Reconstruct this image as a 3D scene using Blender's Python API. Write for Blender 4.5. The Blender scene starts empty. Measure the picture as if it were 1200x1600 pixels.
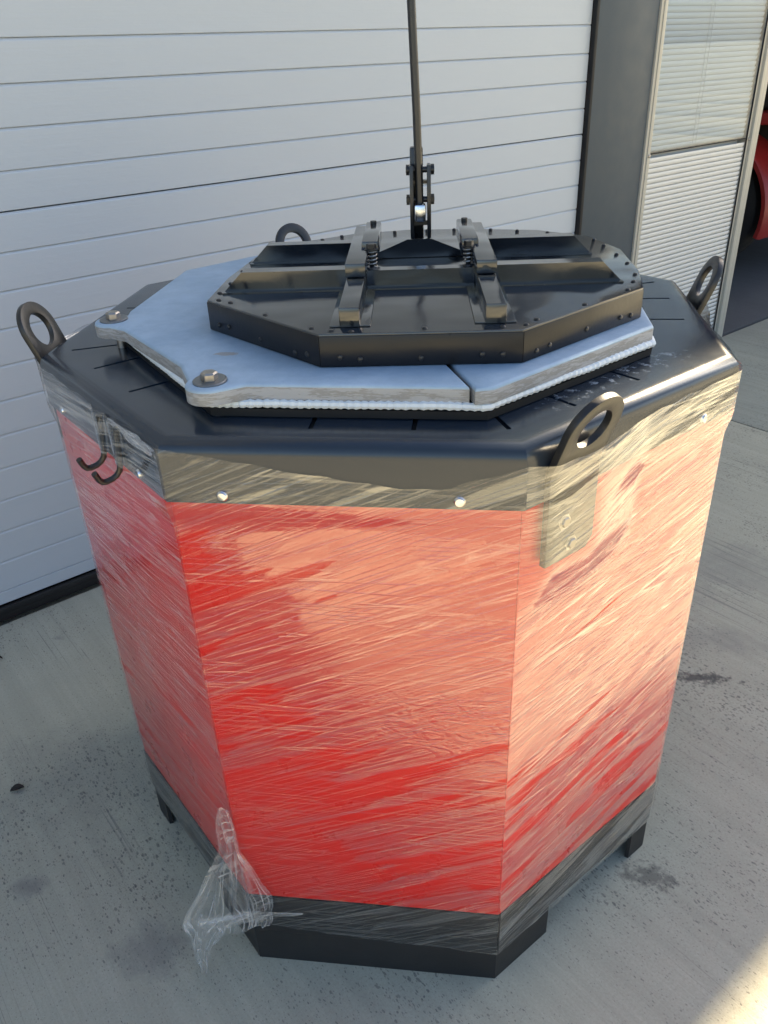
import bpy, bmesh, math, random
from mathutils import Vector, Matrix, noise
R = math.radians
random.seed(4)
sc = bpy.context.scene
col = sc.collection

# ------------------------------------------------------------------ camera
cam_d = bpy.data.cameras.new('camera')
cam = bpy.data.objects.new('camera', cam_d)
col.objects.link(cam)
sc.camera = cam
yaw, pitch, roll = -0.1359, 0.5232, -0.0421
fwd = Vector((math.sin(yaw)*math.cos(pitch), math.cos(yaw)*math.cos(pitch), -math.sin(pitch)))
rgt = Vector((math.cos(yaw), -math.sin(yaw), 0))
upv = rgt.cross(fwd)
r2 = math.cos(roll)*rgt + math.sin(roll)*upv
u2 = -math.sin(roll)*rgt + math.cos(roll)*upv
CAM = Vector((0.188, -1.5434, 1.65))
m = Matrix((r2, u2, -fwd)).transposed().to_4x4()
m.translation = CAM
cam.matrix_world = m
cam_d.sensor_fit = 'VERTICAL'
cam_d.sensor_height = 24.0
cam_d.lens = 1245.26*24.0/1600.0
cam_d.clip_start = 0.05
cam_d.clip_end = 2000

# ------------------------------------------------------------------ sky, sun, exposure
SUN_EL, SUN_DX, SUN_DY = R(31), 0.554, 0.8324       # direction towards the sun: low, almost along the facade, behind the roof
w = bpy.data.worlds.new('World')
sc.world = w
w.use_nodes = True
nt = w.node_tree
sky = nt.nodes.new('ShaderNodeTexSky')
sky.sky_type = 'NISHITA'
sky.sun_disc = False
sky.sun_elevation = SUN_EL
sky.sun_rotation = math.atan2(SUN_DX, SUN_DY)
sky.air_density = 1.0
sky.dust_density = 2.0
bg = nt.nodes['Background']
bg.inputs['Strength'].default_value = 0.05
nt.links.new(sky.outputs[0], bg.inputs['Color'])
sd = bpy.data.lights.new('sun', 'SUN')
sd.energy = 5.0
sd.angle = R(0.5)
sd.color = (1.0, 0.81, 0.54)
sun = bpy.data.objects.new('sun', sd)
col.objects.link(sun)
sdir = Vector((SUN_DX*math.cos(SUN_EL), SUN_DY*math.cos(SUN_EL), math.sin(SUN_EL)))
sun.rotation_euler = sdir.to_track_quat('Z', 'Y').to_euler()
sun.location = (0, 0, 20)
sc.view_settings.view_transform = 'Standard'
sc.view_settings.look = 'None'
sc.view_settings.gamma = 1.0
sc.view_settings.exposure = 2.75
sc.view_settings.use_curve_mapping = False
sc.render.engine = 'CYCLES'
sc.cycles.use_denoising = True
sc.cycles.max_bounces = 6
sc.cycles.diffuse_bounces = 3
sc.cycles.glossy_bounces = 3
sc.cycles.transparent_max_bounces = 10
sc.cycles.caustics_reflective = False
sc.cycles.caustics_refractive = False
sc.cycles.sample_clamp_indirect = 6.0

# ------------------------------------------------------------------ node helpers
class NT:
    def __init__(s, name):
        s.m = bpy.data.materials.new(name); s.m.use_nodes = True
        s.t = s.m.node_tree; s.t.nodes.clear()
        s.out = s.n('ShaderNodeOutputMaterial')
    def n(s, kind, **kw):
        nd = s.t.nodes.new(kind)
        for k, v in kw.items():
            if k in nd.inputs: s.set(nd.inputs[k], v)
            else: setattr(nd, k, v)
        return nd
    def set(s, inp, v):
        if hasattr(v, 'is_linked'): s.t.links.new(v, inp)
        else: inp.default_value = v
    def math(s, op, a, b=0.0, c=None, clamp=False):
        nd = s.n('ShaderNodeMath', operation=op, use_clamp=clamp)
        s.set(nd.inputs[0], a); s.set(nd.inputs[1], b)
        if c is not None: s.set(nd.inputs[2], c)
        return nd.outputs[0]
    def coord(s, which='Object'):
        return s.n('ShaderNodeTexCoord').outputs[which]
    def uv(s, name):
        return s.n('ShaderNodeUVMap', uv_map=name).outputs[0]
    def mapping(s, vec, scale=(1,1,1), rot=(0,0,0), loc=(0,0,0)):
        nd = s.n('ShaderNodeMapping')
        s.set(nd.inputs['Vector'], vec); nd.inputs['Scale'].default_value = scale
        nd.inputs['Rotation'].default_value = rot; nd.inputs['Location'].default_value = loc
        return nd.outputs[0]
    def noise(s, vec, scale, detail=3.0, rough=0.55, dist=0.0, out='Fac'):
        nd = s.n('ShaderNodeTexNoise')
        s.set(nd.inputs['Vector'], vec); s.set(nd.inputs['Scale'], scale)
        nd.inputs['Detail'].default_value = detail; nd.inputs['Roughness'].default_value = rough
        nd.inputs['Distortion'].default_value = dist
        return nd.outputs[out]
    def ramp(s, fac, stops, interp='LINEAR'):
        nd = s.n('ShaderNodeValToRGB'); s.set(nd.inputs[0], fac)
        cr = nd.color_ramp; cr.interpolation = interp
        while len(cr.elements) < len(stops): cr.elements.new(0.5)
        for e, (p, c) in zip(cr.elements, stops):
            e.position = p
            e.color = c if isinstance(c, tuple) else (c, c, c, 1)
        return nd.outputs[0]
    def mixc(s, fac, a, b, mode='MIX'):
        nd = s.n('ShaderNodeMix', data_type='RGBA', blend_type=mode)
        s.set(nd.inputs['Factor'], fac); s.set(nd.inputs[6], a); s.set(nd.inputs[7], b)
        return nd.outputs[2]
    def bump(s, h, strength, dist, normal=None):
        nd = s.n('ShaderNodeBump'); s.set(nd.inputs['Height'], h); s.set(nd.inputs['Strength'], strength)
        s.set(nd.inputs['Distance'], dist)
        if normal is not None: s.set(nd.inputs['Normal'], normal)
        return nd.outputs[0]
    def principled(s, **kw):
        nd = s.n('ShaderNodeBsdfPrincipled')
        for k, v in kw.items(): s.set(nd.inputs[k.replace('_', ' ')], v)
        return nd.outputs[0]
    def surf(s, sh):
        s.t.links.new(sh, s.out.inputs['Surface']); return s.m
def c4(r, g, b): return (r, g, b, 1.0)
def thin_fresnel(k, ior, normal=None):
    # same reflectance from both sides of a thin sheet
    bf = k.n('ShaderNodeNewGeometry').outputs['Backfacing']
    fr = k.n('ShaderNodeFresnel')
    k.set(fr.inputs['IOR'], k.math('ADD', ior, k.math('MULTIPLY', bf, 1.0/ior-ior)))
    if normal is not None: k.set(fr.inputs['Normal'], normal)
    return fr.outputs[0]

M = {}
def painted(name, colr, rough=0.35, bump_s=0.15, bump_scale=60, spec=0.5, metal=0.0, wave=0.0, dirt=0.25, coat=0.0):
    k = NT(name); o = k.coord()
    n1 = k.noise(o, bump_scale, 4); n2 = k.noise(o, 6.0, 3)
    cc = k.mixc(k.ramp(n2, [(0.35, 0.0), (0.75, dirt)]), c4(*colr), c4(colr[0]*0.55+0.03, colr[1]*0.55+0.03, colr[2]*0.55+0.03))
    rr = k.math('ADD', k.math('MULTIPLY', k.math('SUBTRACT', k.noise(o, 14, 4), 0.5), 0.25), rough)
    nrm = k.bump(n1, bump_s, 0.0015)
    if wave: nrm = k.bump(k.noise(o, 9.0, 1.0), wave, 0.02, nrm)
    M[name] = k.surf(k.principled(Base_Color=cc, Roughness=rr, Normal=nrm, Metallic=metal, Specular_IOR_Level=spec, Coat_Weight=coat, Coat_Roughness=0.12))
painted('black_paint', (0.012, 0.013, 0.016), 0.30, 0.08, 220, 0.5, wave=0.05)
painted('black_gloss', (0.011, 0.015, 0.021), 0.14, 0.05, 90, 0.6, wave=0.40, coat=0.5, dirt=0.7)
painted('lid_skirt', (0.009, 0.010, 0.013), 0.33, 0.12, 120, 0.3, wave=0.15)
painted('black_matt', (0.014, 0.014, 0.015), 0.5, 0.12, 150, 0.4)
painted('red_paint', (0.62, 0.013, 0.007), 0.30, 0.03, 150, 0.3, dirt=0.0)
painted('rubber', (0.012, 0.012, 0.013), 0.65, 0.2, 120, 0.3)
painted('column_grey', (0.046, 0.064, 0.082), 0.55, 0.06, 200, 0.45, dirt=0.12)
painted('frame_beige', (0.45, 0.43, 0.37), 0.42, 0.05, 200, 0.5, dirt=0.1)
painted('blind_white', (0.72, 0.72, 0.70), 0.5, 0.02, 200, 0.4, dirt=0.05)
painted('facade', (0.36, 0.36, 0.35), 0.6, 0.1, 60, 0.3)
painted('washer_steel', (0.20, 0.21, 0.22), 0.45, 0.3, 160, 0.5, metal=0.8)
painted('steel', (0.36, 0.34, 0.32), 0.42, 0.25, 200, 0.5, metal=1.0)
painted('zinc', (0.62, 0.63, 0.66), 0.22, 0.1, 200, 0.5, metal=1.0)
painted('vehicle_red', (0.30, 0.022, 0.02), 0.35, 0.05, 100, 0.5)
painted('tyre', (0.018, 0.018, 0.019), 0.75, 0.4, 80, 0.3)
painted('lug_black', (0.013, 0.013, 0.014), 0.36, 0.2, 160, 0.5)

def mk_collar():
    k = NT('collar_paint'); o = k.coord()
    nrm = k.bump(k.noise(o, 220, 4), 0.08, 0.0015); nrm = k.bump(k.noise(o, 9.0, 1.0), 0.05, 0.02, nrm)
    # silver overspray and gasket dust beside the cover ring
    v = k.mapping(o, (1, 1, 1), (0, 0, R(45)))       # local -y axis points out of the south-east face
    sp = k.n('ShaderNodeSeparateXYZ'); k.set(sp.inputs[0], v)
    d = k.math('ABSOLUTE', k.math('ADD', sp.outputs['X'], -0.525))
    band = k.math('MULTIPLY', k.ramp(d, [(0.004, 1.0), (0.030, 0.0)]), k.ramp(k.math('ABSOLUTE', k.math('ADD', sp.outputs['Y'], -0.03)), [(0.12, 1.0), (0.20, 0.0)]))
    fl_ = k.ramp(k.noise(k.mapping(v, (60, 60, 60)), 1.0, 6, 0.75), [(0.55, 0.0), (0.60, 1.0)])
    cc = k.mixc(k.math('MULTIPLY', k.math('MULTIPLY', band, fl_), 0.8), c4(0.017, 0.026, 0.040), c4(0.34, 0.38, 0.42))
    dust = k.ramp(k.noise(o, 7, 5, 0.7), [(0.5, 0.0), (0.9, 0.10)])
    cc = k.mixc(dust, cc, c4(0.10, 0.10, 0.10))
    rr = k.math('ADD', k.math('MULTIPLY', k.math('SUBTRACT', k.noise(o, 10, 5, 0.65), 0.5), 0.14), 0.21)
    M['collar_paint'] = k.surf(k.principled(Base_Color=cc, Roughness=rr, Normal=nrm, Specular_IOR_Level=0.5))
mk_collar()
def mk_silver():
    k = NT('silver_paint_sky_tint'); o = k.coord()
    n = k.noise(o, 40, 5, 0.65); n2 = k.noise(o, 5, 4)
    cc = k.mixc(k.ramp(n2, [(0.4, 0.0), (0.7, 1.0)]), c4(0.35, 0.46, 0.58), c4(0.26, 0.37, 0.49))  # silver paint with the blue sky reflection mixed into its colour
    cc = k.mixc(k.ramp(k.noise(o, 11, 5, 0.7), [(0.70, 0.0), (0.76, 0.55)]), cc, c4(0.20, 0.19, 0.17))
    # bare scab where the paint has come off
    vv = k.mapping(o, (1/0.020, 1/0.009, 0), loc=(0.205/0.020, 0.392/0.009, 0))
    ln = k.n('ShaderNodeVectorMath', operation='LENGTH'); k.set(ln.inputs[0], vv)
    sc_ = k.ramp(k.math('ADD', ln.outputs['Value'], k.math('MULTIPLY', k.math('SUBTRACT', k.noise(o, 90, 4), 0.5), 1.2)), [(0.8, 1.0), (1.0, 0.0)])
    cc = k.mixc(sc_, cc, c4(0.34, 0.31, 0.27))
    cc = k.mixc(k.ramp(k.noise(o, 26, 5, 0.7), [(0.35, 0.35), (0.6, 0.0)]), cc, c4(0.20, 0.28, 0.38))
    nrm = k.bump(n, 0.6, 0.0025)
    nrm = k.bump(k.noise(o, 6, 2), 0.3, 0.012, nrm)
    M['silver_paint_sky_tint'] = k.surf(k.principled(Base_Color=cc, Roughness=0.55, Metallic=0.1, Normal=nrm))
    k = NT('silver_edge'); o = k.coord()
    n = k.noise(k.mapping(o, (14, 14, 50)), 1.0, 6, 0.7)
    crk = k.ramp(k.noise(k.mapping(o, (9, 9, 60)), 1.0, 5, 0.7), [(0.45, 0.0), (0.48, 1.0), (0.52, 1.0), (0.55, 0.0)])
    cc = k.mixc(crk, c4(0.33, 0.34, 0.36), c4(0.25, 0.25, 0.25))
    M['silver_edge'] = k.surf(k.principled(Base_Color=cc, Roughness=0.6, Metallic=0.1, Normal=k.bump(n, 0.7, 0.004)))
    k = NT('rope'); o = k.coord()
    n = k.noise(o, 300, 4, 0.7)
    M['rope'] = k.surf(k.principled(Base_Color=c4(0.70, 0.74, 0.76), Roughness=0.55, Normal=k.bump(n, 0.5, 0.001)))
mk_silver()

def mk_door():
    k = NT('door_white'); o = k.coord()
    g = k.noise(k.mapping(o, (3.0, 1, 170.0)), 1.0, 4, 0.6)
    g2 = k.noise(k.mapping(o, (18.0, 1, 60.0)), 1.0, 3, 0.6)
    nrm = k.bump(k.math('ADD', g, g2), 0.45, 0.0014)
    nrm = k.bump(k.noise(k.mapping(o, (1.5, 1, 3)), 1.0, 2), 0.25, 0.010, nrm)
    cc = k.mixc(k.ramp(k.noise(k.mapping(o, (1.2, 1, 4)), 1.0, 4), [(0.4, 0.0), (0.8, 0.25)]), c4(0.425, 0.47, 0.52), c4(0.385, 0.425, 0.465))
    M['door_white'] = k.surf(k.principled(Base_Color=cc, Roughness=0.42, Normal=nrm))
mk_door()

# wall frame: s along the facade, d out of it
W0 = Vector((-1.430, 0.459, 0.0)); WA = R(45.42)
T = Vector((math.cos(WA), math.sin(WA), 0)); NW = Vector((math.sin(WA), -math.cos(WA), 0))
def wp(s, d, z=0.0): return W0 + T*s + NW*d + Vector((0, 0, z))

def mk_concrete(name, base, dark, stains=True, pore=1.0):
    k = NT(name)
    g = k.n('ShaderNodeNewGeometry').outputs['Position']
    p = k.mapping(g, (1, 1, 1), (0, 0, -WA))          # x along the facade, -y out of it
    big = k.noise(p, 0.9, 5, 0.6); mid = k.noise(p, 5.5, 5, 0.65); fine = k.noise(p, 160, 3, 0.7)
    brush = k.noise(k.mapping(p, (26.0, 0.55, 1)), 1.0, 4, 0.65)
    brush2 = k.noise(k.mapping(p, (120.0, 2.2, 1)), 1.0, 2, 0.6)
    cc = k.mixc(k.ramp(big, [(0.3, 0.0), (0.72, 1.0)]), c4(*base), c4(base[0]*0.80, base[1]*0.81, base[2]*0.83))
    cc = k.mixc(k.ramp(mid, [(0.35, 0.0), (0.75, 0.5)]), cc, c4(base[0]*0.68, base[1]*0.68, base[2]*0.69))
    cc = k.mixc(k.ramp(brush, [(0.35, 0.45), (0.65, 0.0)]), cc, c4(base[0]*0.62, base[1]*0.62, base[2]*0.62))
    cc = k.mixc(k.ramp(fine, [(0.3, 0.35), (0.7, 0.0)]), cc, c4(base[0]*0.5, base[1]*0.5, base[2]*0.5))
    # small dark pores drawn out along the brushing, thicker in some areas
    dens = k.noise(p, 1.6, 3, 0.6)
    pv = k.n('ShaderNodeTexVoronoi', feature='F1', distance='EUCLIDEAN')
    pw = k.n('ShaderNodeVectorMath', operation='ADD'); k.set(pw.inputs[0], k.mapping(p, (150.0, 72.0, 1)))
    pn = k.n('ShaderNodeTexNoise'); k.set(pn.inputs['Vector'], p); pn.inputs['Scale'].default_value = 60
    k.set(pw.inputs[1], pn.outputs['Color'])
    k.set(pv.inputs['Vector'], pw.outputs[0]); pv.inputs['Scale'].default_value = 1.0
    sel = k.n('ShaderNodeSeparateColor'); k.set(sel.inputs[0], pv.outputs['Color'])
    thr = k.math('MULTIPLY', k.math('MULTIPLY', k.ramp(dens, [(0.34, 0.12), (0.68, 0.78)]), pore), k.math('GREATER_THAN', sel.outputs[0], 0.55))
    pores = k.math('LESS_THAN', pv.outputs['Distance'], k.math('MULTIPLY', thr, k.math('ADD', 0.25, k.math('MULTIPLY', sel.outputs[1], 0.55))))
    cc = k.mixc(k.math('MULTIPLY', pores, k.math('ADD', 0.25, k.math('MULTIPLY', sel.outputs[2], 0.5))), cc, c4(*dark))
    # fine sand speckle between the pores
    spk = k.ramp(k.noise(k.mapping(p, (1.0, 0.6, 1)), 330, 2, 0.6), [(0.30, 1.0), (0.40, 0.0)])
    spk = k.math('MULTIPLY', spk, k.ramp(dens, [(0.35, 0.15), (0.6, 0.6)]))
    cc = k.mixc(spk, cc, c4(dark[0]*1.6, dark[1]*1.6, dark[2]*1.6))
    pv2 = k.n('ShaderNodeTexVoronoi', feature='F1'); k.set(pv2.inputs['Vector'], k.mapping(p, (260.0, 120.0, 1), rot=(0, 0, 0.15))); pv2.inputs['Scale'].default_value = 1.0
    sel2 = k.n('ShaderNodeSeparateColor'); k.set(sel2.inputs[0], pv2.outputs['Color'])
    p2 = k.math('LESS_THAN', pv2.outputs['Distance'], k.math('MULTIPLY', k.math('MULTIPLY', sel2.outputs[1], 0.5), k.math('MULTIPLY', k.math('GREATER_THAN', sel2.outputs[0], 0.45), k.ramp(dens, [(0.32, 0.35), (0.62, 1.0)]))))
    cc = k.mixc(k.math('MULTIPLY', p2, 0.42), cc, c4(*dark))
    # long thin drag scratches
    sv = k.noise(k.mapping(p, (34.0, 0.25, 1), loc=(3, 2, 0)), 1.0, 1, 0.4)
    scr = k.ramp(sv, [(0.492, 0.0), (0.499, 1.0), (0.501, 1.0), (0.508, 0.0)])
    scr = k.math('MULTIPLY', scr, k.ramp(k.noise(p, 2.3, 2), [(0.5, 0.0), (0.62, 0.55)]))
    cc = k.mixc(scr, cc, c4(dark[0]*1.4, dark[1]*1.4, dark[2]*1.4))
    if stains:
        for (x, y, rx, ry, amt, sharp) in [(0.841, 0.353, 0.13, 0.030, 0.8, 1), (0.60, -0.33, 0.075, 0.040, 0.55, 1), (-0.827, -0.483, 0.05, 0.045, 0.5, 0),
                (-0.473, -0.60, 0.10, 0.08, 0.40, 0), (1.05, 0.95, 0.30, 0.22, 0.30, 0), (-1.19, 0.40, 0.035, 0.02, 0.5, 0), (0.95, 0.55, 0.25, 0.10, 0.25, 0), (-0.75, -0.15, 0.4, 0.25, 0.22, 0)]:
            v = k.mapping(g, (1/rx, 1/ry, 0.0), loc=(-x/rx, -y/ry, 0))
            ln = k.n('ShaderNodeVectorMath', operation='LENGTH'); k.set(ln.inputs[0], v)
            dd = k.math('ADD', ln.outputs['Value'], k.math('MULTIPLY', k.math('SUBTRACT', k.noise(g, 34 if sharp else 9, 5, 0.75), 0.5), 4.2 if sharp else 2.6))
            ms = k.ramp(dd, [(0.35 if sharp else 0.2, amt), (0.95 if sharp else 1.3, 0.0)])
            cc = k.mixc(ms, cc, c4(0.05, 0.048, 0.05) if sharp else c4(0.13, 0.13, 0.135))
    h = k.math('ADD', k.math('MULTIPLY', brush2, 0.5), k.math('MULTIPLY', fine, 0.6))
    h = k.math('SUBTRACT', h, k.math('MULTIPLY', pores, 1.5))
    M[name] = k.surf(k.principled(Base_Color=cc, Roughness=0.82, Specular_IOR_Level=0.25, Normal=k.bump(h, 0.5, 0.0018)))
mk_concrete('concrete', (0.54, 0.52, 0.405), (0.075, 0.075, 0.075))
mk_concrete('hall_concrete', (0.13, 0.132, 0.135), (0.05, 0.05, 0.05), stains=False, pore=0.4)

def mk_film(name, layers=2.8, haze=0.06, loose=False):
    k = NT(name)
    a = k.uv('streak'); f = k.uv('flat')
    def streak(sx, sy, off, det=1.0, dist=0.0, uv=a, rot=0.0):
        return k.noise(k.mapping(uv, (sx, sy, 1), rot=(0, 0, rot), loc=off), 1.0, det, 0.55, dist)
    def crease(n, w): return k.ramp(k.math('ABSOLUTE', k.math('SUBTRACT', n, 0.5)), [(0.0, 1.0), (w, 0.0)])
    low = streak(3.2, 4.5, (0, 0, 0), 2, 0.0, f)
    seg = streak(4.0, 16.0, (2, 7, 0), 2)
    # families of thin creases pulled out along the wrapping direction
    l1 = k.math('MULTIPLY', crease(streak(2.0, 100.0, (5, 3, 0), 1, 0.15), 0.036), k.ramp(seg, [(0.40, 0.0), (0.52, 1.0)]))
    l2 = k.math('MULTIPLY', crease(streak(2.6, 65.0, (1, 8, 0), 1, 0.2, a, R(9)), 0.026), k.ramp(seg, [(0.44, 1.0), (0.56, 0.0)]))
    l3 = k.math('MULTIPLY', crease(streak(2.2, 60.0, (9, 1, 0), 1, 0.2, f, R(-9)), 0.028), k.ramp(low, [(0.44, 1.0), (0.56, 0.0)]))
    l4 = k.math('MULTIPLY', crease(streak(3.0, 190.0, (3, 5, 0), 0, 0.0), 0.04), 0.4)
    lines = k.math('MAXIMUM', k.math('MAXIMUM', l1, l2), k.math('MAXIMUM', l3, l4))
    fx = k.n('ShaderNodeSeparateXYZ'); k.set(fx.inputs[0], f)
    tight = k.ramp(k.math('MULTIPLY', fx.outputs['X'], 0.1), [(0.50, 1.0), (0.52, 0.22)])      # one layer only on the left hand face
    h = k.math('ADD', lines, k.math('MULTIPLY', streak(1.2, 24.0, (0, 0, 0), 3, 0.3), 2.2))
    if not loose:
        # a crumpled patch beside the front right corner
        v = k.mapping(f, (1/0.20, 1/0.10, 0), loc=(-0.17/0.20, -0.70/0.10, 0))
        ln = k.n('ShaderNodeVectorMath', operation='LENGTH'); k.set(ln.inputs[0], v)
        crm = k.ramp(k.math('ADD', ln.outputs['Value'], k.math('MULTIPLY', k.math('SUBTRACT', low, 0.5), 1.4)), [(0.6, 1.0), (1.1, 0.0)])
        cr = k.math('ABSOLUTE', k.math('SUBTRACT', streak(16, 34, (0, 4, 0), 3, 1.4, f), 0.5))
        h = k.math('ADD', h, k.math('MULTIPLY', k.math('MULTIPLY', cr, crm), 14.0))
    nrm = k.bump(h, 1.0, 0.00036)
    # where the film clings to the paint there is no air gap and less reflection
    cl = streak(1.5, 26.0, (4, 6, 0), 5, 0.3)
    cl = k.math('ADD', cl, k.math('MULTIPLY', k.math('SUBTRACT', low, 0.5), 0.55))
    cl = k.math('ADD', cl, k.ramp(fx.outputs['Y'], [(0.15, 0.0), (0.50, 0.075), (0.80, 0.22), (1.0, 0.20)]))
    cl = k.math('SUBTRACT', cl, k.math('ADD', 0.13, k.math('MULTIPLY', k.math('GREATER_THAN', fx.outputs['Y'], 1.112), 0.17)))
    cl = k.math('ADD', cl, k.math('MULTIPLY', k.math('MINIMUM', fx.outputs['X'], 0.25), 0.40))
    gap = k.ramp(cl, [(0.455, 0.0), (0.475, 1.0)])
    if loose: gap = 1.0
    npow = k.math('ADD', k.math('MULTIPLY', gap, 2.0*layers-0.5), k.math('MULTIPLY', lines, 2.0))
    npow = k.math('ADD', 0.5, k.math('MULTIPLY', npow, tight))
    fr = thin_fresnel(k, 1.5, nrm)
    refl = k.math('SUBTRACT', 1.0, k.math('POWER', k.math('SUBTRACT', 1.0, fr), npow), clamp=True)
    gl = k.n('ShaderNodeBsdfGlossy'); gl.inputs['Roughness'].default_value = 0.015
    gl.inputs['Color'].default_value = c4(1, 1, 1); k.set(gl.inputs['Normal'], nrm)
    tr = k.n('ShaderNodeBsdfTransparent')
    mx = k.n('ShaderNodeMixShader'); k.set(mx.inputs[0], refl)
    k.t.links.new(tr.outputs[0], mx.inputs[1]); k.t.links.new(gl.outputs[0], mx.inputs[2])
    df = k.n('ShaderNodeBsdfDiffuse'); df.inputs['Color'].default_value = c4(0.85, 0.85, 0.86)
    mx2 = k.n('ShaderNodeMixShader'); k.set(mx2.inputs[0], k.math('ADD', k.math('MULTIPLY', lines, k.math('ADD', haze, k.math('MULTIPLY', k.math('MULTIPLY', k.math('SUBTRACT', 1.0, tight), 0.26), k.ramp(fx.outputs['Y'], [(0.45, 0.12), (0.75, 1.0)])))), 0.012 if loose else 0.003))
    k.t.links.new(mx.outputs[0], mx2.inputs[1]); k.t.links.new(df.outputs[0], mx2.inputs[2])
    M[name] = k.surf(mx2.outputs[0])
mk_film('film', 1.4, 0.035)
mk_film('film_loose', 0.9, 0.34, True)
def mk_glass():
    k = NT('window_glass')
    fr = thin_fresnel(k, 1.5)
    gl = k.n('ShaderNodeBsdfGlossy'); gl.inputs['Roughness'].default_value = 0.01
    tr = k.n('ShaderNodeBsdfTransparent'); tr.inputs['Color'].default_value = c4(0.80, 0.86, 0.92)
    mx = k.n('ShaderNodeMixShader'); k.set(mx.inputs[0], fr)
    k.t.links.new(tr.outputs[0], mx.inputs[1]); k.t.links.new(gl.outputs[0], mx.inputs[2])
    M['window_glass'] = k.surf(mx.outputs[0])
mk_glass()

# ------------------------------------------------------------------ mesh helpers
class MB:
    def __init__(s): s.v = []; s.f = []; s.mi = []
    def add(s, vs, fs, mi=0):
        b = len(s.v); s.v += [Vector(x) for x in vs]
        s.f += [tuple(b+i for i in f) for f in fs]; s.mi += [mi]*len(fs)
        return s
    def box(s, c, h, mat=None, mi=0):
        vs = [Vector((sx*h[0], sy*h[1], sz*h[2])) for sz in (-1, 1) for sy in (-1, 1) for sx in (-1, 1)]
        if mat is not None: vs = [mat @ v for v in vs]
        c = Vector(c)
        return s.add([v+c for v in vs], [(0,2,3,1),(4,5,7,6),(0,1,5,4),(2,6,7,3),(0,4,6,2),(1,3,7,5)], mi)
    def bx(s, x0, x1, y0, y1, z0, z1, mi=0):
        return s.box(((x0+x1)/2, (y0+y1)/2, (z0+z1)/2), ((x1-x0)/2, (y1-y0)/2, (z1-z0)/2), None, mi)
    def prism(s, poly, z0, z1, mi=0, side_mi=None):
        n = len(poly)
        vs = [(p[0], p[1], z0) for p in poly] + [(p[0], p[1], z1) for p in poly]
        s.add(vs, [tuple(range(n-1, -1, -1)), tuple(range(n, 2*n))], mi)
        return s.add(vs, [(i, (i+1) % n, n+(i+1) % n, n+i) for i in range(n)], mi if side_mi is None else side_mi)
    def tube(s, pts, r, seg=10, cap=True, closed=False):
        pts = [Vector(p) for p in pts]; n = len(pts)
        rr = r if isinstance(r, (list, tuple)) else [r]*n
        rings = []; ref = None
        for i, p in enumerate(pts):
            if closed: d = pts[(i+1) % n]-pts[i-1]
            else: d = pts[min(i+1, n-1)]-pts[max(i-1, 0)]
            d.normalize()
            if ref is None:
                ref = d.orthogonal().normalized()
            ref = (ref-d*ref.dot(d)).normalized(); b2 = d.cross(ref)
            rings.append([p+(ref*math.cos(a)+b2*math.sin(a))*rr[i] for a in [2*math.pi*j/seg for j in range(seg)]])
        vs = [v for ring in rings for v in ring]; fs = []
        for i in range(n if closed else n-1):
            k = (i+1) % n
            fs += [(i*seg+j, i*seg+(j+1) % seg, k*seg+(j+1) % seg, k*seg+j) for j in range(seg)]
        if cap and not closed: fs += [tuple(range(seg-1, -1, -1)), tuple((n-1)*seg+j for j in range(seg))]
        return s.add(vs, fs)
    def lathe(s, prof, seg=16, c=(0, 0, 0), mat=None):
        vs = []; c = Vector(c)
        for r, z in prof:
            for j in range(seg):
                a = 2*math.pi*j/seg; v = Vector((r*math.cos(a), r*math.sin(a), z))
                if mat is not None: v = mat @ v
                vs.append(v+c)
        fs = []
        for i in range(len(prof)-1):
            fs += [(i*seg+j, i*seg+(j+1) % seg, (i+1)*seg+(j+1) % seg, (i+1)*seg+j) for j in range(seg)]
        fs += [tuple(range(seg-1, -1, -1)), tuple((len(prof)-1)*seg+j for j in range(seg))]
        return s.add(vs, fs)
    def mesh(s, name, mats, bevel=0.0, seg=2, smooth=True):
        me = bpy.data.meshes.new(name)
        me.from_pydata([tuple(v) for v in s.v], [], s.f)
        if not isinstance(mats, (list, tuple)): mats = [mats]
        for mm in mats: me.materials.append(M[mm])
        for p, mi in zip(me.polygons, s.mi): p.material_index = mi
        bm = bmesh.new(); bm.from_mesh(me)
        bmesh.ops.remove_doubles(bm, verts=bm.verts, dist=1e-6)
        bmesh.ops.recalc_face_normals(bm, faces=bm.faces)
        if bevel:
            es = [e for e in bm.edges if len(e.link_faces) == 2 and e.calc_face_angle(0) > 0.5]
            bmesh.ops.bevel(bm, geom=es, offset=bevel, segments=seg, profile=0.5, affect='EDGES', clamp_overlap=True)
        bm.to_mesh(me); bm.free()
        if smooth:
            for p in me.polygons: p.use_smooth = True
            try: me.set_sharp_from_angle(angle=R(32))
            except Exception: pass
        return me
    def build(s, name, mats, parent=None, **kw):
        return link(name, s.mesh(name, mats, **kw), parent)
def link(name, me, parent=None, mat=None):
    o = bpy.data.objects.new(name, me); col.objects.link(o)
    if parent is not None: o.parent = parent
    if mat is not None: o.matrix_local = mat
    return o
def tag(o, label=None, cat=None, group=None, kind=None):
    if label: o['label'] = label
    if cat: o['category'] = cat
    if group: o['group'] = group
    if kind: o['kind'] = kind
    return o
def empty(name, loc=(0, 0, 0), rz=0.0):
    o = bpy.data.objects.new(name, None); col.objects.link(o)
    o.location = loc; o.rotation_euler = (0, 0, rz); o.empty_display_size = 0.1
    return o
def FN(a): return Vector((math.cos(R(a)), math.sin(R(a)), 0))
def FT(a): return Vector((-math.sin(R(a)), math.cos(R(a)), 0))
def on_face(a, ap, al, z): return FN(a)*ap + FT(a)*al + Vector((0, 0, z))
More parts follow.
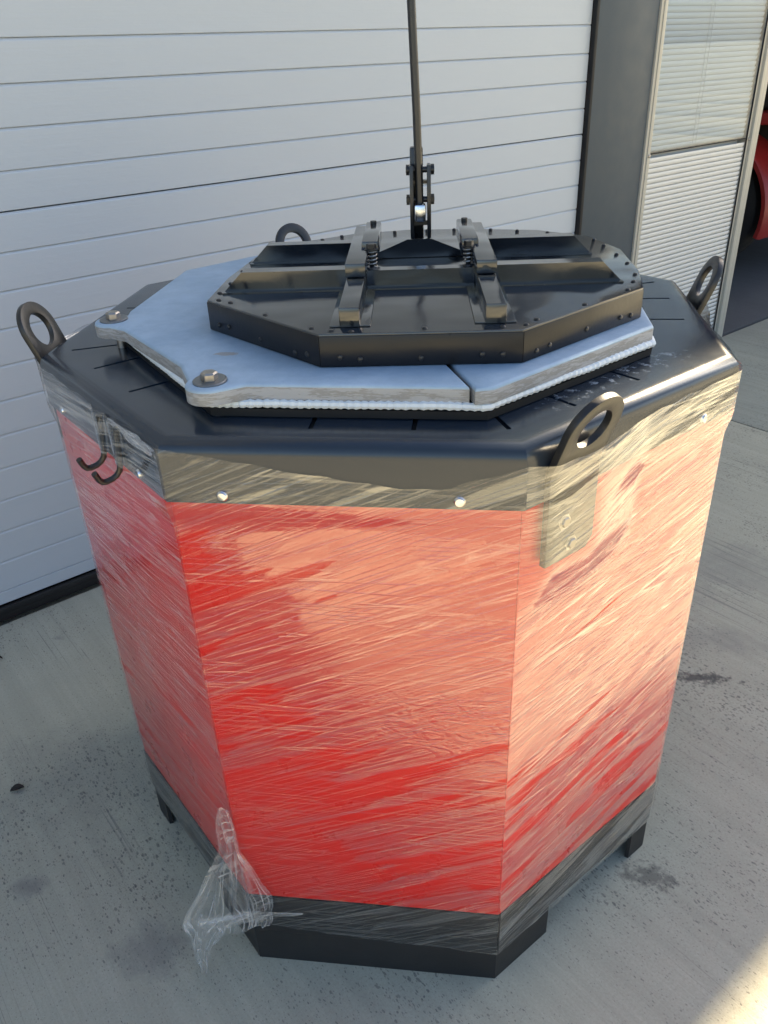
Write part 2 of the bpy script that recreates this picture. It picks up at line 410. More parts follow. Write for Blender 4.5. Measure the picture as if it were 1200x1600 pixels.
def oct_pts(ap, a0=22.5, c=(0, 0), rot=0.0):
    rr = ap/math.cos(R(22.5))
    return [(c[0]+rr*math.cos(R(a0+45*k+rot)), c[1]+rr*math.sin(R(a0+45*k+rot))) for k in range(8)]

# ------------------------------------------------------------------ ground
g = MB().add([(-400, -400, -0.03), (400, -400, -0.03), (400, 400, -0.03), (-400, 400, -0.03)], [(0, 1, 2, 3)])
ground = g.build('ground', 'concrete')
tag(ground, kind='structure')
S0, DS, DD = 3.31, 4.0, 4.0
slab = MB().bx(-DS/2+0.004, DS/2-0.004, -DD/2+0.004, DD/2-0.004, -0.028, 0.0).mesh('concrete_slab', 'concrete', bevel=0.004)
for i in range(-5, 6):
    for j in range(0, 5):
        p = wp(S0+DS*(i+0.5), 0.006+DD*(j+0.5))
        link('concrete_slab', slab, ground, Matrix.Translation(p) @ Matrix.Rotation(WA, 4, 'Z'))
far = MB()
link('concrete_apron', MB().bx(-60, 60, -50, -20.01, -0.028, 0.0).mesh('concrete_apron', 'concrete'), ground, Matrix.Translation(W0) @ Matrix.Rotation(WA, 4, 'Z'))

# ------------------------------------------------------------------ building (local x along the facade, y into it)
bld = empty('workshop_building', W0, WA)
tag(bld, 'workshop building with white ribbed garage door, grey column and blinds beside an open dark bay', 'building')
BH = 7.27
DR = 2.935       # right edge of the door
wl = MB().bx(-40, -2.62, 0, 0.3, 0, BH)
wl.build('wall', 'facade', bld)
MB().bx(-2.62, 10.5, 0, 0.3, 4.2, BH).build('lintel_wall', 'facade', bld)
MB().bx(10.5, 60, 0, 0.3, 0, BH).build('wall', 'facade', bld)
MB().bx(-40, -39.7, 0.3, 12, 0, BH).build('side_wall', 'facade', bld)
MB().bx(59.7, 60, 0.3, 12, 0, BH).build('side_wall', 'facade', bld)
MB().bx(-40, 60, 12, 12.3, 0, BH).build('back_wall', 'facade', bld)
MB().bx(-39.7, 59.7, 0.3, 12, BH-0.5, BH-0.2).build('roof', 'facade', bld)
MB().bx(3.6, 3.8, 0.31, 12, 0, BH-0.5).build('partition_wall', 'facade', bld)
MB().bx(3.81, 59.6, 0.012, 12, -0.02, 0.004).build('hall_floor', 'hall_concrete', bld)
# column
MB().bx(2.955, 3.385, -0.006, 0.28, 0, 4.2).build('column', 'column_grey', bld, bevel=0.004)
# garage door
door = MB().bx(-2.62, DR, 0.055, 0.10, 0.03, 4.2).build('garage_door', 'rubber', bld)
PITCH = 0.1075
prof = [(0.052, 0.0), (0.0195, 0.0), (0.0188, 0.0003), (0.0160, 0.0008), (0.0150, 0.0026), (0.015, PITCH-0.0085), (0.0157, PITCH-0.0062), (0.0190, PITCH-0.0020), (0.0195, PITCH-0.0008), (0.052, PITCH-0.0001)]
def strip_mesh(x0, x1, pr, nm):
    n = len(pr); vs = [(x0, y, z) for y, z in pr] + [(x1, y, z) for y, z in pr]
    mb = MB().add(vs, [(i, i+1, n+i+1, n+i) for i in range(n-1)] + [(n-1, 0, n, 2*n-1), tuple(range(n-1, -1, -1)), tuple(range(n, 2*n))])
    return mb.mesh(nm, 'door_white', smooth=False)
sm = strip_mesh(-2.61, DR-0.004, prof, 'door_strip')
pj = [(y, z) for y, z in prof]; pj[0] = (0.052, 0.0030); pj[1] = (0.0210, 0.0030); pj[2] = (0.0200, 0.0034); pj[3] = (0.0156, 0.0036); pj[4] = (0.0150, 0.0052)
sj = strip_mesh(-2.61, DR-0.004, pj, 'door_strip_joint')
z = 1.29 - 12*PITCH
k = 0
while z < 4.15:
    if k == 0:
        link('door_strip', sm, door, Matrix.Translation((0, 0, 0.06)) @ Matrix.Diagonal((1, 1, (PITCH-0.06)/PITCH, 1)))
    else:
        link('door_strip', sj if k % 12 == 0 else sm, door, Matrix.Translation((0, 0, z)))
    z += PITCH; k += 1
bs = MB().bx(-2.61, DR, 0.008, 0.05, 0.0, 0.034).bx(-2.61, DR, 0.002, 0.02, 0.030, 0.052)
bs.build('bottom_seal', 'rubber', door, bevel=0.003)
MB().bx(DR, DR+0.019, -0.008, 0.06, 0.0, 4.2).build('side_seal', 'rubber', door, bevel=0.003)
# window beside the column: frame, blinds and pane
win = empty('window'); win.parent = bld
XL, XR, ZS = 3.426, 4.335, 1.16
fr = MB().bx(3.387, XL, -0.014, 0.05, 0, 4.2).bx(3.405, XL+0.003, -0.019, -0.0135, 0, 4.2)
fr.build('frame', 'frame_beige', win, bevel=0.002)
MB().bx(XR+0.004, 4.360, -0.010, 0.05, 0, 4.2).bx(4.362, 4.392, -0.024, 0.05, 0, 4.2).build('frame', 'frame_beige', win, bevel=0.002)
MB().bx(4.394, 4.447, -0.014, 0.28, 0, 4.2).build('jamb', 'frame_beige', win, bevel=0.003)
MB().bx(XR, XR+0.0035, -0.0115, -0.004, 0, 4.2).build('gasket', 'rubber', win)
MB().bx(XL, XR, -0.009, 0.045, 0.0, 0.07).build('bottom_rail', 'frame_beige', win, bevel=0.002)
MB().bx(XL, XR, -0.0085, 0.02, ZS-0.003, ZS+0.003).build('mid_rail', 'rubber', win)
MB().bx(XL+0.001, XR-0.001, 0.044, 0.048, 0.07, 4.2).build('backing', 'blind_white', win)
seg = []
for i in range(7):
    a = (i/6-0.5)
    seg.append((a*0.0265, 0.0035*(1-(2*a)**2)))
sl = MB()
til = R(72)
vs = []
for xx in (XL+0.004, XR-0.004):
    for q, e in seg:
        vs.append((xx, -q*math.cos(til)-e*math.sin(til), q*math.sin(til)-e*math.cos(til)*0.3))
nn = len(seg)
vs2 = [(v[0], v[1]+0.0009, v[2]) for v in vs]
fs = [(i, i+1, nn+i+1, nn+i) for i in range(nn-1)]
sl.add(vs, fs); sl.add(vs2, [tuple(reversed(f)) for f in fs])
slat = sl.mesh('slat', 'blind_white')
zz = 0.085
while zz < 4.15:
    if abs(zz-ZS) > 0.012:
        link('slat', slat, win, Matrix.Translation((0, 0.003 if zz < ZS else 0.014, zz)))
    zz += 0.0248
for xo in (0.40, 0.43):
    MB().tube([(XL+xo, 0.006, ZS+0.02), (XL+xo, 0.006, 4.1)], 0.0012, 6).build('blind_cord', 'blind_white', win)
MB().bx(XL, XR, -0.006, -0.002, ZS+0.004, 4.2).build('pane', 'window_glass', win)
for xx in (XL-0.008, XR+0.02):
    MB().lathe([(0.009, 0), (0.009, 0.003), (0.006, 0.006), (0.003, 0.0065)], 12, (xx, -0.018 if xx < 4 else -0.010, ZS-0.005), Matrix.Rotation(R(90), 3, 'X')).build('screw', 'steel', win)

# ------------------------------------------------------------------ red vehicle in the dark bay
veh = empty('red_vehicle', wp(6.0, -1.2), WA)
tag(veh, 'red vehicle with black wheel and curved mudguard parked inside the dark bay', 'vehicle')
# local x = away from the camera side (into the vehicle), y = -out of the hall
rot90 = Matrix.Rotation(R(90), 3, 'Y')
wh = empty('wheel'); wh.parent = veh
tp = [(0.26, 0.0), (0.40, 0.01), (0.445, 0.035), (0.455, 0.06), (0.455, 0.22), (0.44, 0.25), (0.40, 0.27), (0.26, 0.28)]
MB().lathe(tp, 40, (0, 0, 0.455), rot90).build('tyre', 'tyre', wh)
MB().lathe([(0.05, 0.02), (0.08, 0.025), (0.10, 0.06), (0.20, 0.075), (0.24, 0.02), (0.262, 0.015), (0.262, 0.26)], 32, (0, 0, 0.455), rot90).build('rim', 'column_grey', wh)
mg = MB(); ring = []
N = 24
for i in range(N+1):
    a = R(-18 + 200*i/N)
    for (rr_, xx) in ((0.53, -0.04), (0.56, -0.04), (0.575, -0.015), (0.575, 0.30), (0.545, 0.30)):
        ring.append((xx, -rr_*math.cos(a), 0.455+rr_*math.sin(a)))
q = 5
fs = []
for i in range(N):
    for j in range(q):
        fs.append((i*q+j, i*q+(j+1) % q, (i+1)*q+(j+1) % q, (i+1)*q+j))
fs += [tuple(range(q)), tuple(N*q+j for j in range(q))]
mg.add(ring, fs).build('mudguard', 'vehicle_red', veh)
MB().bx(0.02, 1.7, -1.0, 2.4, 1.075, 1.155).build('side_beam', 'vehicle_red', veh, bevel=0.015)
MB().bx(0.32, 1.6, -0.95, 2.4, 0.50, 1.06).build('chassis', 'tyre', veh, bevel=0.02)
cabo = MB().bx(0.20, 1.55, -0.60, 1.2, 1.16, 2.25).build('cab', 'tyre', veh, bevel=0.06)
MB().bx(0.12, 1.63, -0.70, 1.3, 2.252, 2.34).build('roof', 'vehicle_red', cabo, bevel=0.03)
MB().bx(0.190, 0.199, -0.45, 1.0, 1.5, 2.12).build('side_window', 'window_glass', cabo)

# ------------------------------------------------------------------ furnace
HT, HS, HB, HF = 1.2043, 1.1095, 0.2119, 0.098
AT, AB = 0.6528*math.cos(R(22.5)), 0.645*math.cos(R(22.5))      # apothems: collar, body
fur = empty('crucible_furnace')
tag(fur, 'octagonal red furnace with black collar, grey cover ring and black base', 'furnace')
FACES = [-90, -45, 0, 45, 90, 135, 180, -135]

# body: eight red panels on a core
body = MB().prism(oct_pts(AB-0.006), HB-0.1, HT-0.02).build('body', 'black_matt', fur)
hs = AB*math.tan(R(22.5))
for a in FACES:
    mb = MB()
    pl = [on_face(a, AB-0.004, -hs+0.0022, 0), on_face(a, AB-0.004, hs-0.0022, 0), on_face(a, AB, hs-0.0002, 0), on_face(a, AB, -hs+0.0002, 0)]
    mb.prism([(p.x, p.y) for p in pl], HB+0.002, HS+0.02)
    mb.build('panel', 'red_paint', body, bevel=0.001)
# base band: eight black panels
band = MB().prism(oct_pts(AB-0.0055), HF-0.002, HB-0.101).build('base_band', 'black_matt', fur)
for a in FACES:
    mb = MB()
    pl = [on_face(a, AB-0.004, -hs+0.002, 0), on_face(a, AB-0.004, hs-0.002, 0), on_face(a, AB+0.002, hs, 0), on_face(a, AB+0.002, -hs, 0)]
    mb.prism([(p.x, p.y) for p in pl], HF, HB)
    mb.build('panel', 'black_matt', band, bevel=0.001)
# feet: bent plates under every other face, wrapped round the corners
def foot(a):
    mb = MB(); th = 0.008; e = 0.155 if a in (-90, 90) else 0.055
    ins = 0.0
    def outline(ap):
        h = ap*math.tan(R(22.5))
        p1 = FN(a)*ap - FT(a)*h; p2 = FN(a)*ap + FT(a)*h
        d1 = -FT(a-45); d2 = FT(a+45)
        return [p1+d1*e, p1, p2, p2+d2*e]
    o1 = outline(AB-0.001); o2 = outline(AB-0.001-th)
    poly = o1 + o2[::-1]
    for i in range(3):
        q4 = [o1[i], o1[i+1], o2[i+1], o2[i]]
        mb.prism([(p.x, p.y) for p in q4], 0.0, HF+0.0)
    # top plate and inner rib
    q4 = [o2[0], o2[1], o2[2], o2[3]]
    mb.prism([(p.x, p.y) for p in q4], HF-0.012, HF-0.004)
    return mb.build('foot', 'black_matt', fur)
for a in (-90, 0, 90, 180): foot(a)

# collar: top plate with slots, rolled edge and skirt
slots = []
def add_slot(c, d, l0, l1, wd=0.0034):
    n_ = Vector((-d.y, d.x, 0))
    slots.append([c+d*l0-n_*wd, c+d*l1-n_*wd, c+d*l1+n_*wd, c+d*l0+n_*wd])
for a in FACES:
    for al in ((-0.045, 0.098) if a in (-90, 0, 90, 180) else (-0.10, 0.047)):
        add_slot(FT(a)*al, FN(a), 0.43, 0.555)
for a in (-67.5, 22.5, 112.5, 202.5):
    add_slot(Vector((0, 0, 0)), FN(a), 0.44, 0.593)
ER = 0.024
bm = bmesh.new()
def ringv(pts, z):
    return [bm.verts.new((p[0], p[1], z)) for p in pts]
def loop_edges(vs): return [bm.edges.new((vs[i], vs[(i+1) % len(vs)])) for i in range(len(vs))]
outer = ringv(oct_pts(AT-ER), HT); inner = ringv(oct_pts(0.30), HT)
es = loop_edges(outer) + loop_edges(inner); sl_loops = []
for sl_ in slots:
    vv = ringv(sl_, HT); es += loop_edges(vv); sl_loops.append(vv)
bmesh.ops.triangle_fill(bm, use_beauty=True, use_dissolve=False, edges=es)
bm.normal_update()
if sum(f.normal.z for f in bm.faces) < 0: bmesh.ops.reverse_faces(bm, faces=bm.faces)
for vv in sl_loops:
    lo = [bm.verts.new((v.co.x, v.co.y, HT-0.004)) for v in vv]
    for i in range(4): bm.faces.new((vv[i], lo[i], lo[(i+1) % 4], vv[(i+1) % 4]))
prev = outer
for i in range(1, 7):
    t_ = R(90*i/6)
    ap = AT-ER+ER*math.sin(t_); zz = HT-ER+ER*math.cos(t_)
    cur = ringv(oct_pts(ap), zz)
    for j in range(8): bm.faces.new((prev[j], cur[j], cur[(j+1) % 8], prev[(j+1) % 8]))
    prev = cur
cur = ringv(oct_pts(AT), HS)
for j in range(8): bm.faces.new((prev[j], cur[j], cur[(j+1) % 8], prev[(j+1) % 8]))
cur2 = ringv(oct_pts(AT-0.004), HS)
for j in range(8): bm.faces.new((cur[j], cur2[j], cur2[(j+1) % 8], cur[(j+1) % 8]))
cur3 = ringv(oct_pts(AT-0.004), HT-0.03)
for j in range(8): bm.faces.new((cur2[j], cur3[j], cur3[(j+1) % 8], cur2[(j+1) % 8]))
me = bpy.data.meshes.new('collar'); bm.to_mesh(me); bm.free()
me.materials.append(M['collar_paint'])
for p in me.polygons: p.use_smooth = True
me.set_sharp_from_angle(angle=R(32))
collar = link('collar', me, fur)
MB().prism(oct_pts(AT-0.03), HT-0.012, HT-0.006).build('slot_backing', 'rubber', collar)
# rivets on the skirt
rv = MB().lathe([(0.0085, 0), (0.0085, 0.002), (0.006, 0.005), (0.003, 0.0055)], 14).mesh('rivet', 'zinc')
for a in FACES:
    for al in (-0.167, 0.163):
        p = on_face(a, AT, al, 1.122)
        link('rivet', rv, collar, Matrix.Translation(p) @ FN(a).to_track_quat('Z', 'Y').to_matrix().to_4x4())

# lifting lugs
def lug_mesh(zbend):
    # x across the plate, z up, -y outwards; a flat foot, then the eye bent outwards
    w2, ro, ri, zc, th = 0.0515, 0.0525, 0.0305, 0.067, 0.011
    ca_, sa_ = math.cos(R(20.5)), math.sin(R(20.5))
    out = [(-w2, 0.0), (w2, 0.0)]
    for i in range(0, 23):
        a = R(180*i/22); out.append((ro*math.cos(a), zc+ro*math.sin(a)))
    hole = [(ri*math.cos(R(360*i/28)), zc+ri*math.sin(R(360*i/28))) for i in range(28)]
    b = bmesh.new()
    def lp(pts, y):
        vs = [b.verts.new((p[0], y*ca_-p[1]*sa_, zbend+p[1]*ca_+y*sa_)) for p in pts]
        return vs, [b.edges.new((vs[i], vs[(i+1) % len(vs)])) for i in range(len(vs))]
    rings = []
    for y in (0.0, -th):
        o_, e1_ = lp(out, y); h_, e2_ = lp(hole, y)
        bmesh.ops.triangle_fill(b, use_beauty=True, edges=e1_+e2_)
        rings.append((o_, h_))
    for k_ in (0, 1):
        A_, B_ = rings[0][k_], rings[1][k_]
        for i in range(len(A_)):
            if k_ == 0 and i == 0: continue
            b.faces.new((A_[i], A_[(i+1) % len(A_)], B_[(i+1) % len(A_)], B_[i]))
    lo = [(-w2, 0, 0.0), (w2-0.014, 0, 0.0), (w2, 0, 0.016)]
    for y, ring_, s_ in ((0.0, rings[0][0], 1), (-th, rings[1][0], -1)):
        vs = [b.verts.new((p[0], y, p[2])) for p in lo]
        b.faces.new([vs[0], vs[1], vs[2], ring_[1], ring_[0]][::s_])
        if y == 0.0: back = vs
        else: front = vs
    bk = [rings[0][0][0]] + back + [rings[0][0][1]]; ft = [rings[1][0][0]] + front + [rings[1][0][1]]
    for i in range(4): b.faces.new((bk[i], bk[i+1], ft[i+1], ft[i]))
    bmesh.ops.recalc_face_normals(b, faces=b.faces)
    es_ = [e for e in b.edges if len(e.link_faces) == 2 and e.calc_face_angle(0) > 1.0]
    bmesh.ops.bevel(b, geom=es_, offset=0.0012, segments=2, profile=0.5, affect='EDGES')
    me_ = bpy.data.meshes.new('lifting_lug'); b.to_mesh(me_); b.free()
    me_.materials.append(M['lug_black'])
    for p in me_.polygons: p.use_smooth = True
    me_.set_sharp_from_angle(angle=R(32))
    return me_
LUGS = {-45: (-0.163, 1.006, 1.155), 135: (-0.192, 1.006, 1.160), 0: (0.146, 1.014, 1.163), 180: (0.170, 1.014, 1.164)}
bolt = MB().lathe([(0.013, 0), (0.013, 0.002), (0.0085, 0.002), (0.0085, 0.005), (0.007, 0.006)], 6).mesh('bolt', 'steel', smooth=False)
for a, (al, zlo, zbd) in LUGS.items():
    mt = Matrix((FT(a), -FN(a), Vector((0, 0, 1)))).transposed().to_4x4()
    mt.translation = on_face(a, AT+0.0015, al, zlo)
    lug = link('lifting_lug', lug_mesh(zbd-zlo), fur, mt)
    for (bx_, bz_) in ((0.0, 0.024), (-0.018, 0.066)):
        link('bolt', bolt, lug, Matrix.Translation((bx_, -0.011, bz_)) @ Matrix.Rotation(R(90), 4, 'X'))

# cable hooks on the south-west skirt face
def hook_pts(al0, al1):
    def P(out_, up_): return on_face(-135, AT+0.0065+out_, al0+(al1-al0)*min(1, (1.182-up_)/0.085), up_)
    return [P(0, 1.182), P(0, 1.15), P(0, 1.118), P(0.0015, 1.106), P(0.007, 1.098), P(0.015, 1.094), P(0.025, 1.0925), P(0.031, 1.094), P(0.035, 1.099), P(0.038, 1.106), P(0.041, 1.114)]
MB().tube(hook_pts(0.051, 0.030), 0.0048, 10).build('cable_hook', 'lug_black', fur)
MB().tube(hook_pts(0.116, 0.095), 0.0048, 10).build('cable_hook', 'lug_black', fur)

# grey cover ring, split in two castings, with ears and bolts, on a rope gasket
ZG0, ZG1 = 1.2310, 1.2550
ring_o = [(-0.195, -0.517), (0.197, -0.520), (0.460, -0.247), (0.460, 0.185), (0.215, 0.445), (-0.205, 0.445), (-0.458, 0.158), (-0.458, -0.200)]
ring = empty('cover_ring'); ring.parent = fur
def arc(c, r0, a0, a1, n_): return [(c[0]+r0*math.cos(R(a0+(a1-a0)*i/n_)), c[1]+r0*math.sin(R(a0+(a1-a0)*i/n_))) for i in range(n_+1)]
HC = (0.04, -0.06); HR = 0.27
e1 = (-0.194, -0.510); e2 = (-0.464, -0.211)
left = [(0.166, -0.521), (0.160, -0.500)] 
hole_l = arc(HC, HR, -72, -288, 40)
left = [(0.172, -0.521)] + [(0.134, -0.425)] + hole_l + [(0.13, 0.445), (-0.205, 0.445), (-0.458, 0.158), (-0.458, -0.155)] \
     + arc(e2, 0.034, 70, 270+10, 12) + [(-0.425, -0.262), (-0.262, -0.440)] + arc(e1, 0.036, 170, 300, 10) + [(-0.140, -0.517)]
right = [(0.180, -0.529)] + [(0.205, -0.522)] + [(0.460, -0.247), (0.460, 0.185), (0.215, 0.445), (0.135, 0.445)] + arc(HC, HR, 71, -71, 30) + [(0.142, -0.425)]
def casting(poly, nm):
    mb = MB()
    n_ = len(poly)
    vs = [(p[0], p[1], ZG0) for p in poly] + [(p[0], p[1], ZG1) for p in poly]
    b = bmesh.new()
    v0 = [b.verts.new(v) for v in vs]
    for base in (0, n_):
        ed = [b.edges.new((v0[base+i], v0[base+(i+1) % n_])) for i in range(n_)]
        bmesh.ops.triangle_fill(b, use_beauty=True, edges=ed)
    for f in b.faces: f.material_index = 0
    side = []
    for i in range(n_):
        f = b.faces.new((v0[i], v0[(i+1) % n_], v0[n_+(i+1) % n_], v0[n_+i])); f.material_index = 1; side.append(f)
    bmesh.ops.recalc_face_normals(b, faces=b.faces)
    te = [e for e in b.edges if all(v.co.z > ZG1-1e-6 for v in e.verts) and len(e.link_faces) == 2 and any(f.material_index == 1 for f in e.link_faces)]
    bmesh.ops.bevel(b, geom=te, offset=0.005, segments=3, profile=0.5, affect='EDGES')
    me_ = bpy.data.meshes.new(nm); b.to_mesh(me_); b.free()
    me_.materials.append(M['silver_paint_sky_tint']); me_.materials.append(M['silver_edge'])
    for p in me_.polygons: p.use_smooth = True
    me_.set_sharp_from_angle(angle=R(40))
    return link(nm, me_, ring)
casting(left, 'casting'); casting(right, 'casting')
# rope gasket (twisted bumps) and the black bar below it
def inset(poly, d):
    cx = sum(p[0] for p in poly)/len(poly); cy = sum(p[1] for p in poly)/len(poly)
    return [(cx+(p[0]-cx)*(1-d/0.5), cy+(p[1]-cy)*(1-d/0.5)) for p in poly]
def path(poly, step):
    out = []
    for i in range(len(poly)):
        a_, b_ = Vector(poly[i]), Vector(poly[(i+1) % len(poly)])
        n_ = max(1, int((b_-a_).length/step))
        out += [a_+(b_-a_)*(j/n_) for j in range(n_)]
    return out
rp = path(inset(ring_o, -0.001), 0.0035)
rope = MB()
rope.tube([(p.x, p.y+0.0004*noise.noise((i*0.15, 5, 1)), 1.2255+0.0012*noise.noise((i*0.06, 1, 7))) for i, p in enumerate(rp)], [0.0060+0.0009*math.sin(i*1.9+0.8*math.sin(i*0.11))+0.0006*noise.noise((i*0.21, 0, 3)) for i in range(len(rp))], 8, closed=True)
rope.build('rope_gasket', 'rope', ring)
bar = path(inset(ring_o, 0.004), 0.09)
MB().tube([(p.x, p.y, 1.2118) for p in bar], 0.0082, 4, closed=True).build('gasket_bar', 'rubber', ring)
# broken strip of spilled ceramic fluff beside the gasket
wsh = MB().lathe([(0.0245, 0), (0.0245, 0.003), (0.023, 0.004)], 24).mesh('washer', 'washer_steel')
hx = MB().lathe([(0.0125, 0), (0.0125, 0.009), (0.0105, 0.0115)], 6).mesh('bolt_head', 'steel', smooth=False)
for e in (e1, e2):
    ws = link('washer', wsh, ring, Matrix.Translation((e[0], e[1], ZG1-0.0005)) @ Matrix.Rotation(R(3), 4, 'X'))
    link('bolt_head', hx, ring, Matrix.Translation((e[0], e[1], ZG1+0.003)) @ Matrix.Rotation(R(20), 4, 'Z'))
    MB().tube([(e[0]+0.004, e[1]+0.004, HT-0.001), (e[0]+0.004, e[1]+0.004, ZG0+0.001)], 0.0085, 12).build('bolt_shank', 'steel', ring)

# ------------------------------------------------------------------ lid with lever
LC, LR = (0.073, -0.091), R(5.0)
lid = empty('furnace_lid', (LC[0], LC[1], 0), LR)
tag(lid, 'octagonal glossy black lid with ribs and lever post lying on grey cover ring', 'lid')
Z0, Z1 = 1.2560, 1.305
LPW = [(-0.268, -0.270), (-0.045, -0.454), (0.246, -0.431), (0.445, -0.208), (0.456, -0.09), (0.448, 0.08), (0.402, 0.205), (0.300, 0.280), (0.162, 0.304), (0.020, 0.306), (-0.100, 0.268), (-0.195, 0.195), (-0.268, 0.045), (-0.276, -0.12)]
def to_lid(p):
    dx, dy = p[0]-LC[0], p[1]-LC[1]
    return Vector((dx*math.cos(LR)+dy*math.sin(LR), -dx*math.sin(LR)+dy*math.cos(LR), 0))
LP = [to_lid(p) for p in LPW]
def edge_frame(i):
    A_, B_ = LP[i], LP[(i+1) % len(LP)]
    t_ = (B_-A_); L_ = t_.length; t_ = t_/L_
    return A_, B_, t_, Vector((t_.y, -t_.x, 0)), L_
def shrink(d):
    out = []
    for i in range(len(LP)):
        _, _, t0, n0, _ = edge_frame(i-1); _, _, t1, n1, _ = edge_frame(i)
        bis = (n0+n1).normalized()
        out.append(LP[i]-bis*(d/max(0.3, bis.dot(n1))))
    return out
MB().prism([(p.x, p.y) for p in shrink(0.0012)], Z1-0.012, Z1).build('lid_plate', 'black_gloss', lid, bevel=0.002)
sh4, sh2 = shrink(0.0040), shrink(0.020)
MB().prism([(p.x, p.y) for p in sh2], Z0+0.002, Z0+0.02).build('underside', 'black_matt', lid)
scr = MB().lathe([(0.0042, 0), (0.0042, 0.001), (0.003, 0.0024), (0.0015, 0.0028)], 12).mesh('screw', 'lug_black')
for i in range(len(LP)):
    A_, B_, t_, n_, L_ = edge_frame(i)
    C_, D_ = sh4[(i+1) % len(LP)], sh4[i]
    q4 = [A_+t_*0.0002, B_-t_*0.0002, C_, D_]
    MB().prism([(p.x, p.y) for p in q4], Z0, Z1-0.003).build('skirt_plate', 'lid_skirt', lid, bevel=0.0012)
    offs = (0.10, 0.20, 0.50, 0.80, 0.90) if L_ > 0.2 else (0.25, 0.75)
    for q, f_ in enumerate(offs):
        p = A_+t_*(L_*f_)
        link('screw', scr, lid, Matrix.Translation(p+Vector((0, 0, 1.2685+0.0025*math.sin(i*2.1+q*1.7)))) @ n_.to_track_quat('Z', 'Y').to_matrix().to_4x4())
    for q, f_ in enumerate((0.06, 0.16, 0.52, 0.90) if L_ > 0.2 else (0.3, 0.72)):
        p = A_+t_*(L_*f_)-n_*(0.013+0.004*math.sin(i*3+q*2))
        link('screw', scr, lid, Matrix.Translation(p+Vector((0, 0, Z1))))
# beams front to back
for sx in (-1, 1):
    x0 = sx*0.1055
    MB().bx(x0-0.0150, x0+0.0150, -0.325, 0.13, Z1+0.0005, Z1+0.030).build('front_beam', 'black_gloss', lid, bevel=0.002)
    MB().bx(x0-0.030, x0+0.030, -0.322, -0.12, Z1+0.0003, Z1+0.003).build('beam_flange', 'black_gloss', lid, bevel=0.001)
    MB().bx(x0-0.0165, x0+0.0165, -0.155, 0.166, Z1+0.031, Z1+0.053).build('rear_beam', 'black_gloss', lid, bevel=0.002)
    xi = sx*0.0865
    MB().bx(xi-0.0145, xi+0.0145, -0.035, 0.15, Z1+0.031, Z1+0.063).build('spring_block', 'black_gloss', lid, bevel=0.003)
    # bolt with a spring round it
    xb, yb = sx*0.083, -0.052
    bo = MB()
    bo.tube([(xb, yb, Z1), (xb, yb, Z1+0.062)], 0.0045, 10)
    bo.lathe([(0.012, 0), (0.012, 0.0025)], 16, (xb, yb, Z1+0.052))
    bo.lathe([(0.0085, 0), (0.0085, 0.008)], 6, (xb, yb, Z1+0.0548))
    bo_o = bo.build('spring_bolt', 'lug_black', lid)
    MB().tube([(xb+0.0085*math.cos(i*0.7), yb+0.0085*math.sin(i*0.7), Z1+0.006+i*0.00072) for i in range(64)], 0.0014, 6).build('spring', 'steel', bo_o)
    MB().lathe([(0.006, 0), (0.006, 0.004)], 12, (xi, 0.135, Z1+0.063)).build('screw', 'lug_black', lid)
# cross ribs: folded angles with sloping ends
def rib(xa, xb, y, h, fl, cut_a, cut_b):
    mb = MB(); th = 0.003
    prof_ = [(xa, 0.0), (xb, 0.0), (xb-(cut_b), h), (xa+(cut_a), h)]
    vs = [(x, y, Z1+z_) for x, z_ in prof_] + [(x, y+th, Z1+z_) for x, z_ in prof_]
    mb.add(vs, [(0, 1, 2, 3), (7, 6, 5, 4), (0, 4, 5, 1), (1, 5, 6, 2), (2, 6, 7, 3), (3, 7, 4, 0)])
    mb.bx(min(xa+cut_a, xb-cut_b), max(xa+cut_a, xb-cut_b), y+th, y+fl, Z1+h-th, Z1+h)
    mb.bx(min(xa, xb), max(xa, xb), y-0.012, y-0.0002, Z1+0.0002, Z1+0.0025)
    return mb.build('rib', 'black_gloss', lid)
for y, ex in ((-0.105, 0.335), (0.108, 0.325)):
    rib(-ex, -0.122, y, 0.033, 0.030, 0.034, 0.0)
    rib(0.122, ex, y, 0.033, 0.030, 0.0, 0.034)
rib(-0.090, 0.090, -0.105, 0.030, 0.024, 0.0, 0.0)
# gusset below the lever post
gp = [(-0.088, 0.001), (0.088, 0.001), (0.088, 0.008), (0.024, 0.034), (-0.022, 0.034), (-0.088, 0.008)]
vs = [(x, 0.118, Z1+z_) for x, z_ in gp] + [(x, 0.124, Z1+z_) for x, z_ in gp]
MB().add(vs, [tuple(range(6)), tuple(range(11, 5, -1))] + [(i, 6+i, 6+(i+1) % 6, (i+1) % 6) for i in range(6)]).build('gusset', 'black_gloss', lid)
MB().bx(-0.088, 0.088, 0.124, 0.30, Z1+0.0006, Z1+0.003).build('rear_plate', 'black_gloss', lid)
